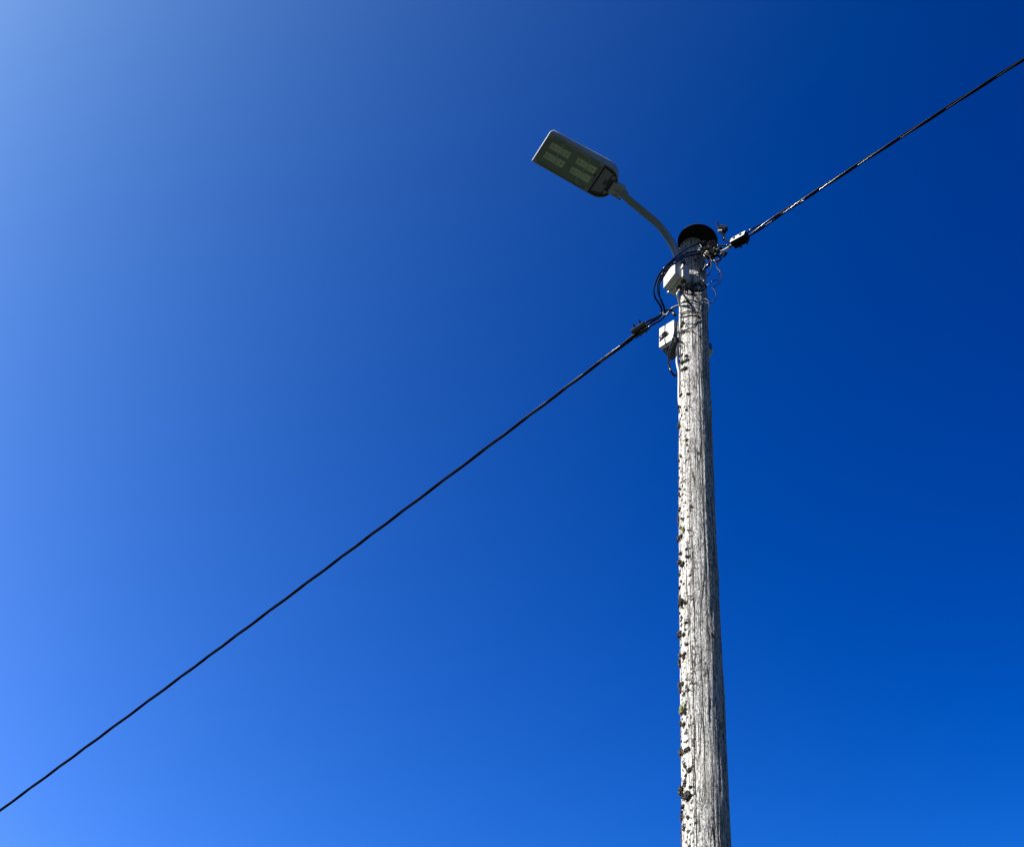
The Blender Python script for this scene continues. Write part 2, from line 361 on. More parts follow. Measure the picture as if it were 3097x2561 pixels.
TUFT = [(2052, 1240, 7, 0), (2053, 1302, 7, 0), (2053, 1403, 5, 0), (2052, 1507, 6, 0), (2057, 1541, 7, 0), (2062, 1194, 6, 0), (2082, 1191, 5, 0), (2076, 1331, 6, 1), (2078, 1302, 5, 0),
        (2092, 1530, 5, 0), (2058, 1477, 5, 0), (2058, 1501, 4, 0), (2076, 1241, 4, 0), (2078, 1346, 4, 0), (2060, 1380, 4, 0),
        (2055, 2082, 8, 0), (2055, 2101, 7, 0), (2080, 2088, 7, 0), (2068, 2098, 6, 0), (2067, 2141, 11, 1), (2051, 2168, 7, 1), (2073, 2158, 6, 0), (2070, 2191, 7, 0), (2056, 2201, 7, 0),
        (2080, 2267, 9, 0), (2064, 2272, 8, 0), (2057, 2286, 9, 0), (2074, 2315, 7, 0), (2086, 2332, 8, 0), (2073, 2369, 8, 0), (2053, 2409, 13, 0), (2079, 2407, 13, 0), (2071, 2435, 9, 0),
        (2058, 2474, 7, 0), (2058, 2486, 7, 0), (2082, 2470, 6, 0), (2070, 2506, 7, 0), (2066, 2066, 5, 0), (2064, 2385, 6, 0), (2089, 2380, 5, 0), (2066, 2460, 4, 0), (2075, 2345, 4, 0),
        (2065, 983, 7, 0), (2070, 1005, 6, 0), (2067, 1095, 8, 0), (2075, 1090, 7, 0), (2076, 1116, 8, 0), (2064, 1120, 5, 0), (2064, 1073, 5, 0), (2078, 1076, 5, 0), (2064, 1036, 4, 0),
        (2053, 1575, 7, 0), (2064, 1566, 6, 0), (2067, 1602, 7, 1), (2061, 1598, 6, 0), (2062, 1622, 6, 0), (2053, 1638, 8, 0), (2049, 1641, 4, 1), (2076, 1662, 5, 0), (2079, 1685, 6, 0), (2059, 1675, 5, 0),
        (2058, 1697, 8, 0), (2067, 1706, 9, 0), (2056, 1737, 6, 0), (2062, 1757, 5, 0), (2053, 1792, 5, 0), (2053, 1817, 7, 1), (2063, 1822, 11, 0), (2073, 1822, 7, 0), (2052, 1832, 6, 0), (2056, 1858, 5, 0),
        (2063, 1866, 6, 0), (2075, 1884, 6, 0), (2074, 1902, 5, 0), (2068, 1920, 7, 0), (2054, 1931, 9, 0), (2060, 1915, 6, 0), (2059, 1985, 9, 0), (2068, 1988, 8, 0), (2057, 2004, 8, 0), (2057, 2019, 7, 0), (2072, 1977, 6, 0), (2078, 1948, 5, 0)]
for i, (px, py, s, g) in enumerate(TUFT):
    P = surf(px + 0, py, .001); bow, rad = prof(P[2]); a = P - PC - UP*P[2] - RT*bow; out = a/(np.linalg.norm(a) + 1e-9)
    edge = (P - PC) @ RT - bow
    if edge < -rad*.93: out = -RT*.96 + TW*.28; P = PC + UP*P[2] + RT*bow + out*(rad + .0)
    sc_ = s/820.0*(W(2100, py, 0) - CAM) @ ROT[1]*0 + s*np.linalg.norm(W(2100, py, 0) - CAM)/FOC*.78
    G('lichen_tuft', tuft_geo(P + out*sc_*.5, out, sc_*1.12, i), M['tuft_green' if g else 'tuft_dark'], pole, smooth=False, origin=P)
# small crust over the same side, too fine to count
cr_g = []
for i in range(560):
    z = 6.2 + (11.0 - 6.2)*rng.random()**1.15; bow, rad = prof(z); a = -math.radians(rng.uniform(22, 128)); out = RT*math.sin(a) + TW*math.cos(a)
    if noise.noise((a*2.2, z*2.4, 3)) < -.18: continue
    s = rng.uniform(.0022, .0075)*(1 if a < -.8 else .7); bm = bmesh.new(); bmesh.ops.create_icosphere(bm, subdivisions=1, radius=1)
    u = np.cross(out, UP); j = rng.uniform(.55, 1.5, (len(bm.verts), 1)); P = PC + UP*z + RT*bow + out*(rad + s*.2)
    cr_g.append(([P + s*j[k, 0]*(v.co[0]*u + v.co[1]*out*.7 + v.co[2]*UP*1.3) for k, v in enumerate(bm.verts)], [tuple(x.index for x in q.verts) for q in bm.faces])); bm.free()
tag(G('lichen_crust', merge(cr_g), M['tuft_dark'], pole, smooth=False), kind='stuff')

# ------------------------------------------------------------------ street lamp
phi = math.radians(56.0); pit = math.radians(1.7)
DR = -math.sin(phi)*RT + math.cos(phi)*TW; NL = np.cross(DR, UP); NL /= np.linalg.norm(NL)
LC = V(1720.36, 492.65, NL); LA = math.cos(pit)*DR + math.sin(pit)*UP; LW = np.cross(NL, LA)
if LW[2] < 0: LW = -LW
LF = (LC, LA, NL, LW)                       # x outward along the head, y across (positive = far left side), z up
lamp = empty('street_lamp', loc(*(lambda q: (q @ RT, q @ TW, 11.15))((DR*.097))), 'flat grey LED street lamp on a bent tube arm at the pole top', 'street lamp')
def LP(x, y, z): return LC + LA*x + NL*y + LW*z
# housing: lofted sections from tip to the rounded rear
secs = []
def halfw(x):
    if x > -.19: return .1035
    u = (-.19 - x)/.118; return .1035*math.sqrt(max(0.0, 1 - min(u, 1)**3.2))
xs = [.1845, .182, .172, .12, .05, -.05, -.12, -.185, -.21, -.235, -.26, -.28, -.294, -.303, -.3075]
v = []; npf = 0
for i, x in enumerate(xs):
    hw = max(halfw(x), .012); hgt = .058 + .055*min(1, (.1845 - x)/.355)
    if x < -.24: hgt *= 1 - .35*((-.24 - x)/.0675)**2
    if i == 0: hgt *= .62
    if i == 1: hgt *= .86
    yb = hw; yo = hw*1.0 + (.0125 if x < .178 else .004)*(hw/.1035)
    pf = [(-yb, 0), (-yo, hgt*.30), (-yo*1.0, hgt*.52), (-yo*.93, hgt*.76), (-yo*.78, hgt*.93), (-yo*.45, hgt*1.0), (0, hgt*1.03), (yo*.45, hgt), (yo*.78, hgt*.93), (yo*.93, hgt*.76), (yo, hgt*.52), (yo, hgt*.30), (yb, 0)]
    npf = len(pf); v += [LP(x, a, c) for a, c in pf]
f = []
for i in range(len(xs)-1):
    for k in range(npf-1): f.append((i*npf + k, i*npf + k + 1, (i+1)*npf + k + 1, (i+1)*npf + k))
f.append(tuple(range(npf))[::-1]); f.append(tuple(range((len(xs)-1)*npf, len(xs)*npf)))
mesh('housing', v, f, M['housing'], lamp, origin=LC)
# closed underside: recessed dark floor at the rear, tray at the front
fl = [(x, halfw(x)*.985) for x in (-.186, -.21, -.235, -.26, -.28, -.294, -.303)]
G('driver_bay', prism([(x, -y) for x, y in fl] + [(x, y) for x, y in fl[::-1]], .012, .018, LF), M['recess'], lamp)
lip = [(x, halfw(x)) for x in (-.186, -.21, -.235, -.26, -.28, -.294, -.303)]
def strip(pts, w_, z0, z1):
    g = []
    for (a, b_) in zip(pts[:-1], pts[1:]):
        A = LP(a[0], a[1], 0); B = LP(b_[0], b_[1], 0); g.append(tube_geo([A + LW*(z0+z1)/2, B + LW*(z0+z1)/2], w_/2, 6))
    return merge(g)
for s_ in (-1, 1): tube('bay_rim', [LP(x, s_*y*.98, .002) for x, y in lip[:6]], .004, M['rim'], lamp, seg=6, smooth=2)
G('tray', box(-.181, .180, -.0995, .0995, .010, .014, LF), M['tray'], lamp)
# glass frame: four butted bars, clipped corners
bars = [box(-.183, .183, -.103, -.0965, -.004, .006, LF), box(-.183, .183, .0965, .103, -.004, .006, LF),
        box(.1755, .183, -.0965, .0965, -.0045, .0055, LF), box(-.183, -.1755, -.0965, .0965, -.0045, .0055, LF)]
G('glass_frame', merge(bars), M['rim'], lamp)
cs = []
for sx_ in (-1, 1):
    for sy_ in (-1, 1):
        cs.append(prism([(sx_*.1755, sy_*.0965), (sx_*.152, sy_*.0965), (sx_*.1755, sy_*.080)][::(1 if sx_*sy_ > 0 else -1)], -.0035, .005, LF))
for c_ in cs: G('corner_plate', c_, M['alu'], lamp)
G('glass_pane', box(-.1752, .1752, -.0962, .0962, .0005, .0035, LF), M['clear'], lamp)
# front edge flange, its sunlit white put into a paler colour
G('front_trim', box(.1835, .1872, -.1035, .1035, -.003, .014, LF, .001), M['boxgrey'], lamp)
for (x0, x1, y0, y1) in [(.016, .144, -.057, -.014), (.016, .144, .009, .053), (-.158, -.031, -.057, -.014), (-.158, -.031, .009, .053)]:
    xm = (x0 + x1)/2 - .012
    led = G('led_board', merge([box(xm + .001, x1, y0, y1, .006, .0094, LF), box(x0, xm - .001, y0, y1, .006, .0094, LF)]), M['led'], lamp)
    dots = [cyl(LP(x, (y0+y1)/2, .0058), LP(x, (y0+y1)/2, .0045), .0042, 10) for x in (x0 + .020, x1 - .021)]
    for d_ in dots: G('board_screw', d_, M['leddot'], led)
def LT(name, pts, r_, m, z=.0048):
    tube(name, [LP(x, y, z) for x, y in pts], r_, m, lamp, seg=6)
LT('lead_wire', [(.078, -.050), (.080, -.078), (.073, -.088), (.041, -.0925), (-.03, -.092), (-.077, -.0905), (-.093, -.086), (-.099, -.077), (-.095, -.054)], .0022, M['lead'])
LT('lead_wire', [(.076, -.018), (.076, -.005), (.078, .012)], .0022, M['lead'])
LT('lead_wire', [(-.098, -.018), (-.095, -.005), (-.095, .012)], .0022, M['lead'])
LT('lead_wire', [(-.094, .050), (-.091, .071), (-.100, .086), (-.121, .091), (-.149, .087), (-.163, .077), (-.167, .055), (-.165, .02), (-.163, -.008)], .0022, M['lead'])
G('clip', box(-.171, -.160, -.022, -.004, .002, .0056, LF), M['recess'], lamp)
cv = [(-.196, -.083), (-.254, -.075), (-.249, -.026), (-.259, .004), (-.256, .040), (-.250, .062), (-.196, .078)]
G('driver_cover', prism(cv, .001, .0115, LF), M['cover'], lamp)
G('cover_slot', box(-.253, -.231, -.021, .010, -.0008, .0006, LF), M['recess'], lamp)
hg = []
for y in (-.055, .048):
    hg.append(ring(LP(-.272, y, .006), LW, .010, .004)); hg.append(cyl(LP(-.272, y, .012), LP(-.272, y, .002), .006, 8))
for q_ in (0, 2): G('latch', merge(hg[q_:q_+2]), M['rim'], lamp, smooth=True)
sg = G('spigot', merge([box(-.362, -.283, -.041, .039, -.012, .040, LF, .006)]), M['alu'], lamp, smooth=False)
G('spigot_rib', merge([box(-.345, -.30, -.006, .004, -.0145, -.0115, LF, .001), cyl(LP(-.332, .022, -.013), LP(-.332, .022, -.0155), .0055, 10), cyl(LP(-.318, .028, -.013), LP(-.318, .028, -.0150), .004, 10)]), M['cover'], sg)
G('set_screw', merge([cyl(LP(-.360, -.022, .012), LP(-.393, -.020, .012), .0065, 12)]), M['brass'], lamp, smooth=True)
G('set_screw', merge([cyl(LP(-.358, .039, .006), LP(-.373, .039, .004), .0055, 6)]), M['darksteel'], lamp)
# bent tube arm in the lamp's upright plane
ap = [LP(-.31, -.004, .012), LP(-.36, -.006, .004)] + [V(x, y, NL) for x, y in [(1893, 597), (1925, 624), (1960, 653), (1985, 674), (2003, 694), (2020, 718), (2036, 745), (2047, 771)]]
bz = ap[-1][2]; ap += [PC + DR*.0985 + UP*z for z in (11.30, 11.22, 11.165)]
tube('arm', ap, .0225, M['arm'], lamp, seg=20, smooth=6, origin=ap[-1])
for z_ in (11.172, 11.28): G('arm_bracket', box(-.03, .03, -.004, .004, z_, z_ + .028, (PC + DR*.079, NL, DR, UP), .001), M['darksteel'], lamp)

# ------------------------------------------------------------------ upper junction box
def boxframe(off, px, py, ph):
    B = W(px, py, off); n = -math.sin(ph)*RT + math.cos(ph)*TW; s = np.cross(UP, n)
    if s @ TW < 0: s = -s
    return B, n, s
B, n, s = boxframe(.15, 2042.5, 825.2, math.radians(53.9)); w_, d_, h_ = .120, .090, .148
F1 = (B, n, s, UP)                           # x outwards (0 = front), y towards camera side (0 = near edge), z up
jb = empty('junction_box', B - n*d_ - s*w_/2, 'pale grey square junction box on the pole right under the lamp arm', 'junction box')
G('lid', box(-.043, 0, -w_ + .004, -.004, .004, h_ - .004, F1, .002), M['boxgrey'], jb)
G('body', box(-d_, -.0445, -w_, .008, 0, h_, F1, .0015), M['boxgrey'], jb)
scw = []
def scr(y, z): return merge([cyl(B + n*(-.050) + s*y + UP*z, B + n*(-.034) + s*y + UP*z, .0055, 12), ring(B + n*(-.036) + s*y + UP*z, n, .0068, .0018, 12)])
G('lid_screw', scr(.006, h_*.63), M['steel'], jb, smooth=True)
G('lid_screw', scr(-w_ - .004, .012), M['steel'], jb, smooth=True)
def gland(x, y): return merge([cyl(B + n*x + s*y + UP*.002, B + n*x + s*y - UP*.010, .0145, 16), cyl(B + n*x + s*y - UP*.010, B + n*x + s*y - UP*.022, .010, 12)])
G('cable_gland', gland(-.070, -.062), M['boxunder'], jb, smooth=True)
G('cable_gland', gland(-.068, -.020), M['boxunder'], jb, smooth=True)
GL1 = B - n*.070 - s*.062 - UP*.02; GL2 = B - n*.068 - s*.020 - UP*.02

# ------------------------------------------------------------------ lower box
B2, n2, s2_ = boxframe(.03, 2038.2, 1023.2, math.radians(33.2)); w2, d2, h2 = .095, .106, .204
F2 = (B2, n2, s2_, UP)
fb = empty('fuse_box', B2 - n2*.06, 'off-white deep box with a black latch on its face, left of the pole', 'fuse box')
G('cover', box(-.022, 0, -w2, -.0, 0, h2, F2, .0015), M['boxold'], fb)
G('body', box(-d2, -.023, -w2 + .003, -.003, .003, h2 - .003, F2, .003), mat('dark_grey_box_body', (.045, .05, .052), .5), fb)
G('backplate', box(-.085, -.02, -.002, .020, .03, h2 - .03, F2, .001), M['darksteel'], fb)
lt = B2 - s2_*w2*.62
def fp(x, y, z): return B2 + n2*x + s2_*y + UP*z
yk = -.057
knob = G('latch', merge([cyl(fp(0, yk, .093), fp(.016, yk, .093), .0125, 14), ring(fp(.008, yk + .003, .091), n2, .0165, .004, 16), box(.001, .008, yk - .030, yk - .008, .072, .082, F2, .002), tube_geo([fp(.004, yk - .012, .106), fp(.007, yk - .026, .100), fp(.005, yk - .031, .088)], .0032, 6), tube_geo([fp(.004, yk - .010, .072), fp(.006, yk - .026, .066), fp(.004, yk - .030, .054)], .0035, 6)]), M['plastic'], fb, smooth=True)
G('latch_pin', merge([cyl(fp(.014, yk, .098), fp(.0195, yk, .098), .0075, 12)]), M['conduit'], fb, smooth=True)
tube('latch_cord', [fp(.002, yk + .002, h2 + .004), fp(.006, yk, h2*.8), fp(.006, yk - .001, .115)], .0022, M['plastic'], fb, seg=6)
tube('latch_cord', [fp(.010, yk, .082), fp(.006, yk - .001, .045), fp(.003, yk + .003, .0), fp(-.01, yk + .003, -.003)], .0022, M['plastic'], fb, seg=6)
G('cable_gland', cyl(fp(-.072, -.034, .004), fp(-.072, -.034, -.012), .015, 14), M['boxunder'], fb, smooth=True)
G('cable_gland', cyl(fp(-.045, -.060, .004), fp(-.045, -.060, -.004), .014, 14), M['boxunder'], fb, smooth=True)
G('vent_slot', box(-.075, -.030, -.083, -.074, -.002, .004, F2), M['alu'], fb)
G('vent_slot', box(-.098, -.058, -.045, -.038, -.002, .004, F2), M['alu'], fb)

# small box on the shaded back side
bs = W(2143.5, 1060, -.045); xx = (RT*.86 - TW*.5); xx /= np.linalg.norm(xx); yy = np.cross(UP, xx)
sb = empty('switch_box', bs, 'little dark box with a yellowish base peeking from behind the right of the pole', 'box')
G('body', box(-.020, .006, -.026, .026, -.032, .040, (bs, xx, yy, UP), .005), M['boxunder'], sb)
G('base', box(-.018, .012, -.027, .026, -.046, -.033, (bs, xx, yy, UP), .005), mat('yellowed_plastic', (.42, .40, .25), .5), sb)

# ------------------------------------------------------------------ hooks, clamps, cables
def plane(psi):
    q_ = math.radians(psi); d = -math.sin(q_)*RT - math.cos(q_)*TW; return d, np.cross(d, UP)
DL, NLf = plane(52); DRt0, NRt = plane(54.5); DRr = -DRt0
def A(px, py, dn=0): return V(px, py, NLf) + NLf*dn        # left span's upright plane
def Rr(px, py, dn=0): return V(px, py, NRt) + NRt*dn       # right span's upright plane

hk = tube('hook_bolt', [A(2060, 921), A(2053, 924), A(2037, 930), A(2029, 936.5), A(2023, 944.5), A(2017, 951.5), A(2011, 952.5), A(2006, 948), A(2006, 940, .006), A(2010.5, 935.5, .010), A(2018.5, 933, .012), A(2026, 935.6, .012), A(2033, 941, .010), A(2036, 946, .009)],
          .0062, M['darksteel'], None, seg=10)
tag(hk, 'pigtail steel hook screwed into the left side of the pole between the two boxes', 'hook')
st = G('hook_stub', cyl(A(2031, 939, .0105), A(2038, 950, .0088), .0095, 12), M['darksteel'], hk, smooth=True)

def clamp(name, C_, ax, side, up, L_, H_, D_, label, ribs, bolts, m, bdir=None):
    root = empty(name, C_, label, 'cable clamp')
    fr = (C_, ax, up, side)
    G('body', merge([box(-L_/2, L_/2, -H_/2, H_/2, .0, D_/2, fr, .0025), box(-L_/2 + .003, L_/2 - .003, -H_/2 + .002, H_/2 - .002, -D_/2, -.001, fr, .0025)] +
                    [box(-L_/2 + .002, L_/2 - .002, y - .0022, y + .0022, D_/2 - .001, D_/2 + .004, fr, .001) for y in ribs]), m, root)
    for x in bolts:
        if bdir is not None:
            G('bolt', merge([cyl(C_ + ax*x - bdir*(H_/2 + .006), C_ + ax*x + bdir*(H_/2 + .022), .0045, 10), cyl(C_ + ax*x + bdir*(H_/2 + .004), C_ + ax*x + bdir*(H_/2 + .012), .0075, 6)]), M['darksteel'], root); continue
        G('bolt', merge([cyl(C_ + ax*x + side*(D_/2 - .002), C_ + ax*x + side*(D_/2 + .011), .0092, 14), cyl(C_ + ax*x - side*(D_/2 + .018), C_ + ax*x + side*D_/2, .0045, 10), cyl(C_ + ax*x - side*(D_/2 + .010), C_ + ax*x - side*(D_/2), .008, 6)]), M['darksteel'], root)
    return root
# left clamp, rolled so that its ribbed face looks down at the road
ca = A(1948, 984.5); cb = A(1917, 1005.5); ax = (ca - cb)/np.linalg.norm(ca - cb)
sd0 = np.cross(ax, UP); sd0 = sd0 if sd0 @ TW > 0 else -sd0; sd0 /= np.linalg.norm(sd0); upc = np.cross(sd0, ax); upc = upc if upc[2] > 0 else -upc
ro = math.radians(64); side = sd0*math.cos(ro) - upc*math.sin(ro); up_ = sd0*math.sin(ro) + upc*math.cos(ro)
CLc = A(1937.5, 997)
clamp('cable_clamp', CLc, ax, side, up_, .094, .056, .050, 'ribbed black cable clamp left of the pole at the lower cable, bolts pointing up left', [-.020, -.007, .007, .020], [-.020, .022], mat('ribbed_black_plastic', (.035, .038, .042), .45), bdir=up_)
ra = Rr(2218, 738); rb = Rr(2258, 716); axr = (rb - ra)/np.linalg.norm(rb - ra)
sdr = np.cross(axr, UP); sdr = sdr if sdr @ TW > 0 else -sdr; sdr /= np.linalg.norm(sdr); upr = np.cross(sdr, axr); upr = upr if upr[2] > 0 else -upr
CRc = Rr(2239, 727)
ro = math.radians(6); sdr, upr = sdr*math.cos(ro) + upr*math.sin(ro), -sdr*math.sin(ro) + upr*math.cos(ro)
clamp('cable_clamp', CRc, axr, sdr, upr, .100, .048, .050, 'black cable clamp right of the pole, its sunlit face showing two round bolt heads', [], [-.022, .022], M['plastic']).name = 'cable_clamp.001'
G('sunlit_face', box(-.048, .048, -.022, .022, .0255, .0285, (CRc, axr, upr, sdr), .001), mat('painted_sunlit_face', (.58, .56, .50), .5, nscale=60, namt=.15), bpy.data.objects['cable_clamp.001'])  # sunlit side of the black clamp, its brightness painted as a pale colour

def strand_pts(base, dirs, R, pitch, ph, step=.018, taper=None):
    out = []; L_ = 0; prev = None
    for i, p in enumerate(base):
        p = np.array(p); 
        if prev is not None: L_ += np.linalg.norm(p - prev)
        prev = p
        tdir = base[min(i+1, len(base)-1)] - base[max(i-1, 0)]; tdir = tdir/np.linalg.norm(tdir)
        u = np.cross(tdir, UP); u /= np.linalg.norm(u); v = np.cross(u, tdir)
        a = 2*PI*(L_/pitch + .22*noise.noise((L_*.9, 3.1, 0))) + ph; k = 1 if taper is None else taper(L_)
        out.append(p + R*k*(math.cos(a)*u + math.sin(a)*v))
    return out
def fitspan(plane_fn, dirv, pix, d0, d1, ext, deg=2):
    ds = []; zs = []
    for p in pix:
        P = plane_fn(*p); ds.append((P - PC) @ dirv); zs.append(P[2])
    k = np.polyfit(ds, zs, deg); N = int((d1 - d0)/.018)
    pts = [PC + dirv*d + UP*np.polyval(k, d) for d in np.linspace(d0, d1, N)]
    # carry on as a gentle sag beyond the picture
    sl_ = np.polyval(np.polyder(k), d1); z1 = np.polyval(k, d1)
    for j in range(1, 140):
        x = ext*j/140; pts.append(PC + dirv*(d1 + x) + UP*(z1 + sl_*x + x*x*.0022))
    return pts
CR_ = .0046                                          # radius of one insulated core
left_base = fitspan(A, DL, [(0, 2450), (147, 2345), (530, 2055), (826, 1833), (1239, 1534), (1600, 1265), (1780, 1125), (1912, 1012)], .455, 6.6, 24)
right_base = fitspan(Rr, DRr, [(2262, 710), (2330, 668), (2450, 592), (2625, 478), (2860, 330), (3097, 180)], .40, 2.9, 24)
def rtaper(L_): return 1.0 + 1.9*math.exp(-L_/.13)
# tails of the left cable's cores: clamp -> bundle round the box -> connectors on the pole
def offs(pts):                                       # (px, py, metres towards the camera)
    return [W(*p) for p in pts]
Lt = [offs([(1961, 990, -.20), (1981, 978, -.18), (1997, 969, -.165), (2008, 958, -.15), (2010, 947, -.14), (2009.5, 936, -.12), (2006, 925, -.09), (2000, 908, -.05), (1994, 896, -.01), (1990, 884, .03), (1989, 868, .09), (1991, 855, .14), (1998, 839, .19), (2009, 821, .215), (2024, 803, .215), (2040, 788, .20), (2064, 774, .165), (2080, 765.5, .14), (2097, 762.3, .12), (2113, 758.4, .11), (2126, 754, .105)]),
      offs([(1956, 984, -.20), (1980, 969, -.18), (1993, 960, -.17), (2000, 949, -.16), (2001, 938, -.145), (1997, 924, -.12), (1987, 910, -.08), (1980, 896, -.05), (1977.5, 881, .0), (1979, 868, .05), (1983, 855, .10), (1991.5, 836, .16), (2005, 816, .20), (2020, 799.5, .22), (2035, 784.5, .21), (2052, 770.5, .18), (2070.6, 757, .15), (2088, 748, .13), (2104.5, 740, .115), (2120, 734, .105)]),
      offs([(1951, 978, -.20), (1977, 965, -.18), (1997, 953, -.165), (2005, 944, -.155), (2009, 934, -.13), (2006, 922, -.10), (1998, 908, -.06), (1995, 896, -.02), (1993.5, 883, .02), (1993, 866, .08), (1999, 850, .14), (2012.4, 827, .20), (2027.4, 806, .20), (2043, 795, .19), (2058, 785, .165), (2073, 777, .145), (2096.5, 771, .12), (2116.6, 767.5, .11), (2130, 766, .105)])]
def span(base, tails, R, pitch, root, ent, phs):
    for k in range(3):
        st_ = strand_pts(base, None, R, pitch, phs[k], taper=ent)
        path = (smoothpath(tails[k], 5)[::-1] if tails else []) + st_ if False else st_
        if tails:
            tl = tails[k][::-1] if root.name == 'aerial_cable' else tails[k]; full = smoothpath(tl + [st_[0]], 5)[:-1] + st_
        else: full = st_
        nt_ = len(full) - len(st_); v_, f_ = tube_geo(full, [.0058 if i < nt_ else CR_ + .0012*math.exp(-(i - nt_)/8) for i in range(len(full))], 8); mesh('conductor', v_, f_, M['cable'], root, origin=full[0])
lc = empty('aerial_cable', left_base[0], 'twisted black cable running down to the lower left, its cores looping past the junction box', 'cable')
span(left_base, Lt, .0053, .9, lc, lambda L_: 1 + .5*math.exp(-L_/.12), [1.4, 1.4 + 2*PI/3, 1.4 + 4*PI/3])
rc = empty('aerial_cable', right_base[0], 'twisted black cable running from the pole to the upper right edge of the picture', 'cable')
Rt = [offs([(2160, 752, .11), (2172, 742, .12), (2186, 743, .14), (2200, 742, .16), (2214, 737, .165), (2226, 731, .172), (2240, 724, .186)]),
      offs([(2150, 768, .11), (2166, 763, .12), (2180, 759, .135), (2195, 754, .155), (2208, 746, .160), (2224, 737, .172), (2240, 730, .186)]),
      offs([(2187, 705, .12), (2190, 718, .13), (2197, 729, .145), (2206, 731.5, .158), (2216, 733, .166), (2242, 722, .190)])]
span(right_base, Rt, .0056, .78, rc, rtaper, [.6, .6 + 2*PI/3, .6 + 4*PI/3])

# pale tapered tail between the right clamp and the connectors
tt = tube('tension_tail', offs([(2178, 759.5, .155), (2188, 758, .155), (2200, 752, .158), (2207, 746, .160), (2216, 741, .162)]), [.002, .0065, .0085, .0085, .0080], M['conduit'], None, seg=10)
tag(tt, 'pale wedge shaped strap end between the right clamp and the connectors', 'strap')
tag(G('strap_band', merge([tube_geo(offs([(2203.5, 749.3, .159), (2206.5, 746.7, .160)]), .0095, 10)]), M['plastic'], tt), None)

# second hook, dark, mostly hidden by the connectors
hk2 = tube('hook_bolt', [surf(2128, 764, -.01), W(2142, 764, .07), W(2156, 765, .09), W(2166, 772, .10), W(2176, 776, .11), W(2180, 783, .115), W(2172, 789, .115), W(2160, 790, .11), W(2150, 786, .10)], .0075, M['darksteel'], None, seg=10)
tag(hk2, 'curved dark hook on the right of the pole top, below the tangle of connectors', 'hook')

# piercing connectors
def connector(c, ax_, up_v, L_, H_, D_, label, first, pale=True):
    ax_ = ax_/np.linalg.norm(ax_); sd = np.cross(ax_, up_v); sd /= np.linalg.norm(sd); uv_ = np.cross(sd, ax_); fr = (c, ax_, sd, uv_)
    root = empty('cable_connector', c, label, 'connector', 'connectors clustered at the pole top')
    G('body', merge([box(-L_/2, L_/2, -D_/2, D_/2, -H_/2, -H_*.05, fr, .002), box(-L_/2, L_/2, -D_/2, D_/2, H_*.05, H_/2, fr, .002), box(-L_*.3, L_*.3, -D_*.3, D_*.3, -H_*.1, H_*.1, fr)] +
                    [box(x - .0015, x + .0015, -D_/2 - .002, D_/2 + .002, -H_/2, -H_*.08, fr) for x in (-L_*.25, 0, L_*.25)]), M['plastic'], root)
    G('bolt', merge([cyl(c - uv_*(H_/2 + .010), c + uv_*(H_/2 + .012), .0042, 8), cyl(c + uv_*(H_/2), c + uv_*(H_/2 + .007), .0085, 6), cyl(c - uv_*(H_/2 + .008), c - uv_*(H_/2), .0072, 6)]), M['darksteel'], root)
    return root
X_, Y_, Z_ = RT, TW, UP
connector(W(2154, 742, .11), RT*.8 + UP*.5, TW*.4 + UP*.8 - RT*.5, .050, .040, .034, 'black connector highest in the cluster, tucked under the rim of the cap', True)
connector(W(2143, 758, .12), RT*.9 - UP*.2, UP*.7 + TW*.6, .046, .036, .032, 'black connector nearest the wood, where the jumper cables end', False)
connector(W(2158, 766, .13), RT*.6 + UP*.7, TW*.8 + RT*.3, .050, .040, .036, 'black connector in the middle of the cluster with a bright bolt', False)
connector(W(2147, 775, .11), RT*.7 - UP*.7, TW*.7 - UP*.3, .044, .034, .030, 'lowest black connector of the cluster, above the hanging thin wires', False)
connector(W(2171, 758, .12), RT*.9 + UP*.35, UP*.8 - TW*.5, .044, .040, .030, 'black connector at the right of the cluster, next to the pale strap end', False)
connector(W(2127, 737, .105), RT*.5 + UP*.6, TW*.8 + RT*.5, .024, .022, .020, 'small connector with a pale bolt on the pole face below the cap', False)
connector(W(2130, 768, .11), RT*.6 + UP*.2, TW*.8 + UP*.5, .030, .024, .022, 'small connector at the left edge of the cluster on the wood', False)
up_con = connector(W(2186.5, 694, .12), RT*.75 - UP*.45 , UP*.6 + RT*.5 + TW*.2, .042, .038, .032, 'black connector standing alone above the cable right of the cap', False)
G('jaw', merge([box(-.012, .012, -.006, .006, -.006, .006, (W(2177.5, 698.5, .135), RT, TW, UP), .002)]), M['boxold'], up_con)
G('wing', tube_geo(offs([(2186, 690.5, .12), (2192, 689.5, .12), (2197, 687, .12)]), .0048, 8), M['darksteel'], up_con, smooth=True)
e1 = tube('cable_end', offs([(2166.5, 673.5, .12), (2170, 680, .12), (2174.5, 689, .12), (2180, 700, .12)]), .0075, M['cable'], None, seg=10); tag(e1, 'thick black cable stub sticking up at a slant beside the cap', 'cable end')
e2 = tube('cable_end', offs([(2183, 705, .125), (2187, 715, .128), (2190, 725, .13)]), .0066, M['cable'], None, seg=10); tag(e2, 'short black cable stub hanging below the lone connector', 'cable end')
e3 = G('cable_end', merge([cyl(W(2180, 770, .13), W(2195, 769, .13), .010, 12), cyl(W(2188, 775, .13), W(2197, 765, .13), .008, 6)]), M['plastic'], smooth=True); tag(e3, 'blunt black cap at the lower right of the connector cluster', 'cable end')
ja = tube('jumper_cable', offs([(2147, 772, .10), (2148, 786, .10), (2146, 797, .10), (2140, 805, .09), (2130, 812, .075), (2120, 818, .07)]), .0082, M['cable'], None, seg=10); tag(ja, 'thick black jumper cable bending back onto the pole below the connectors', 'cable')
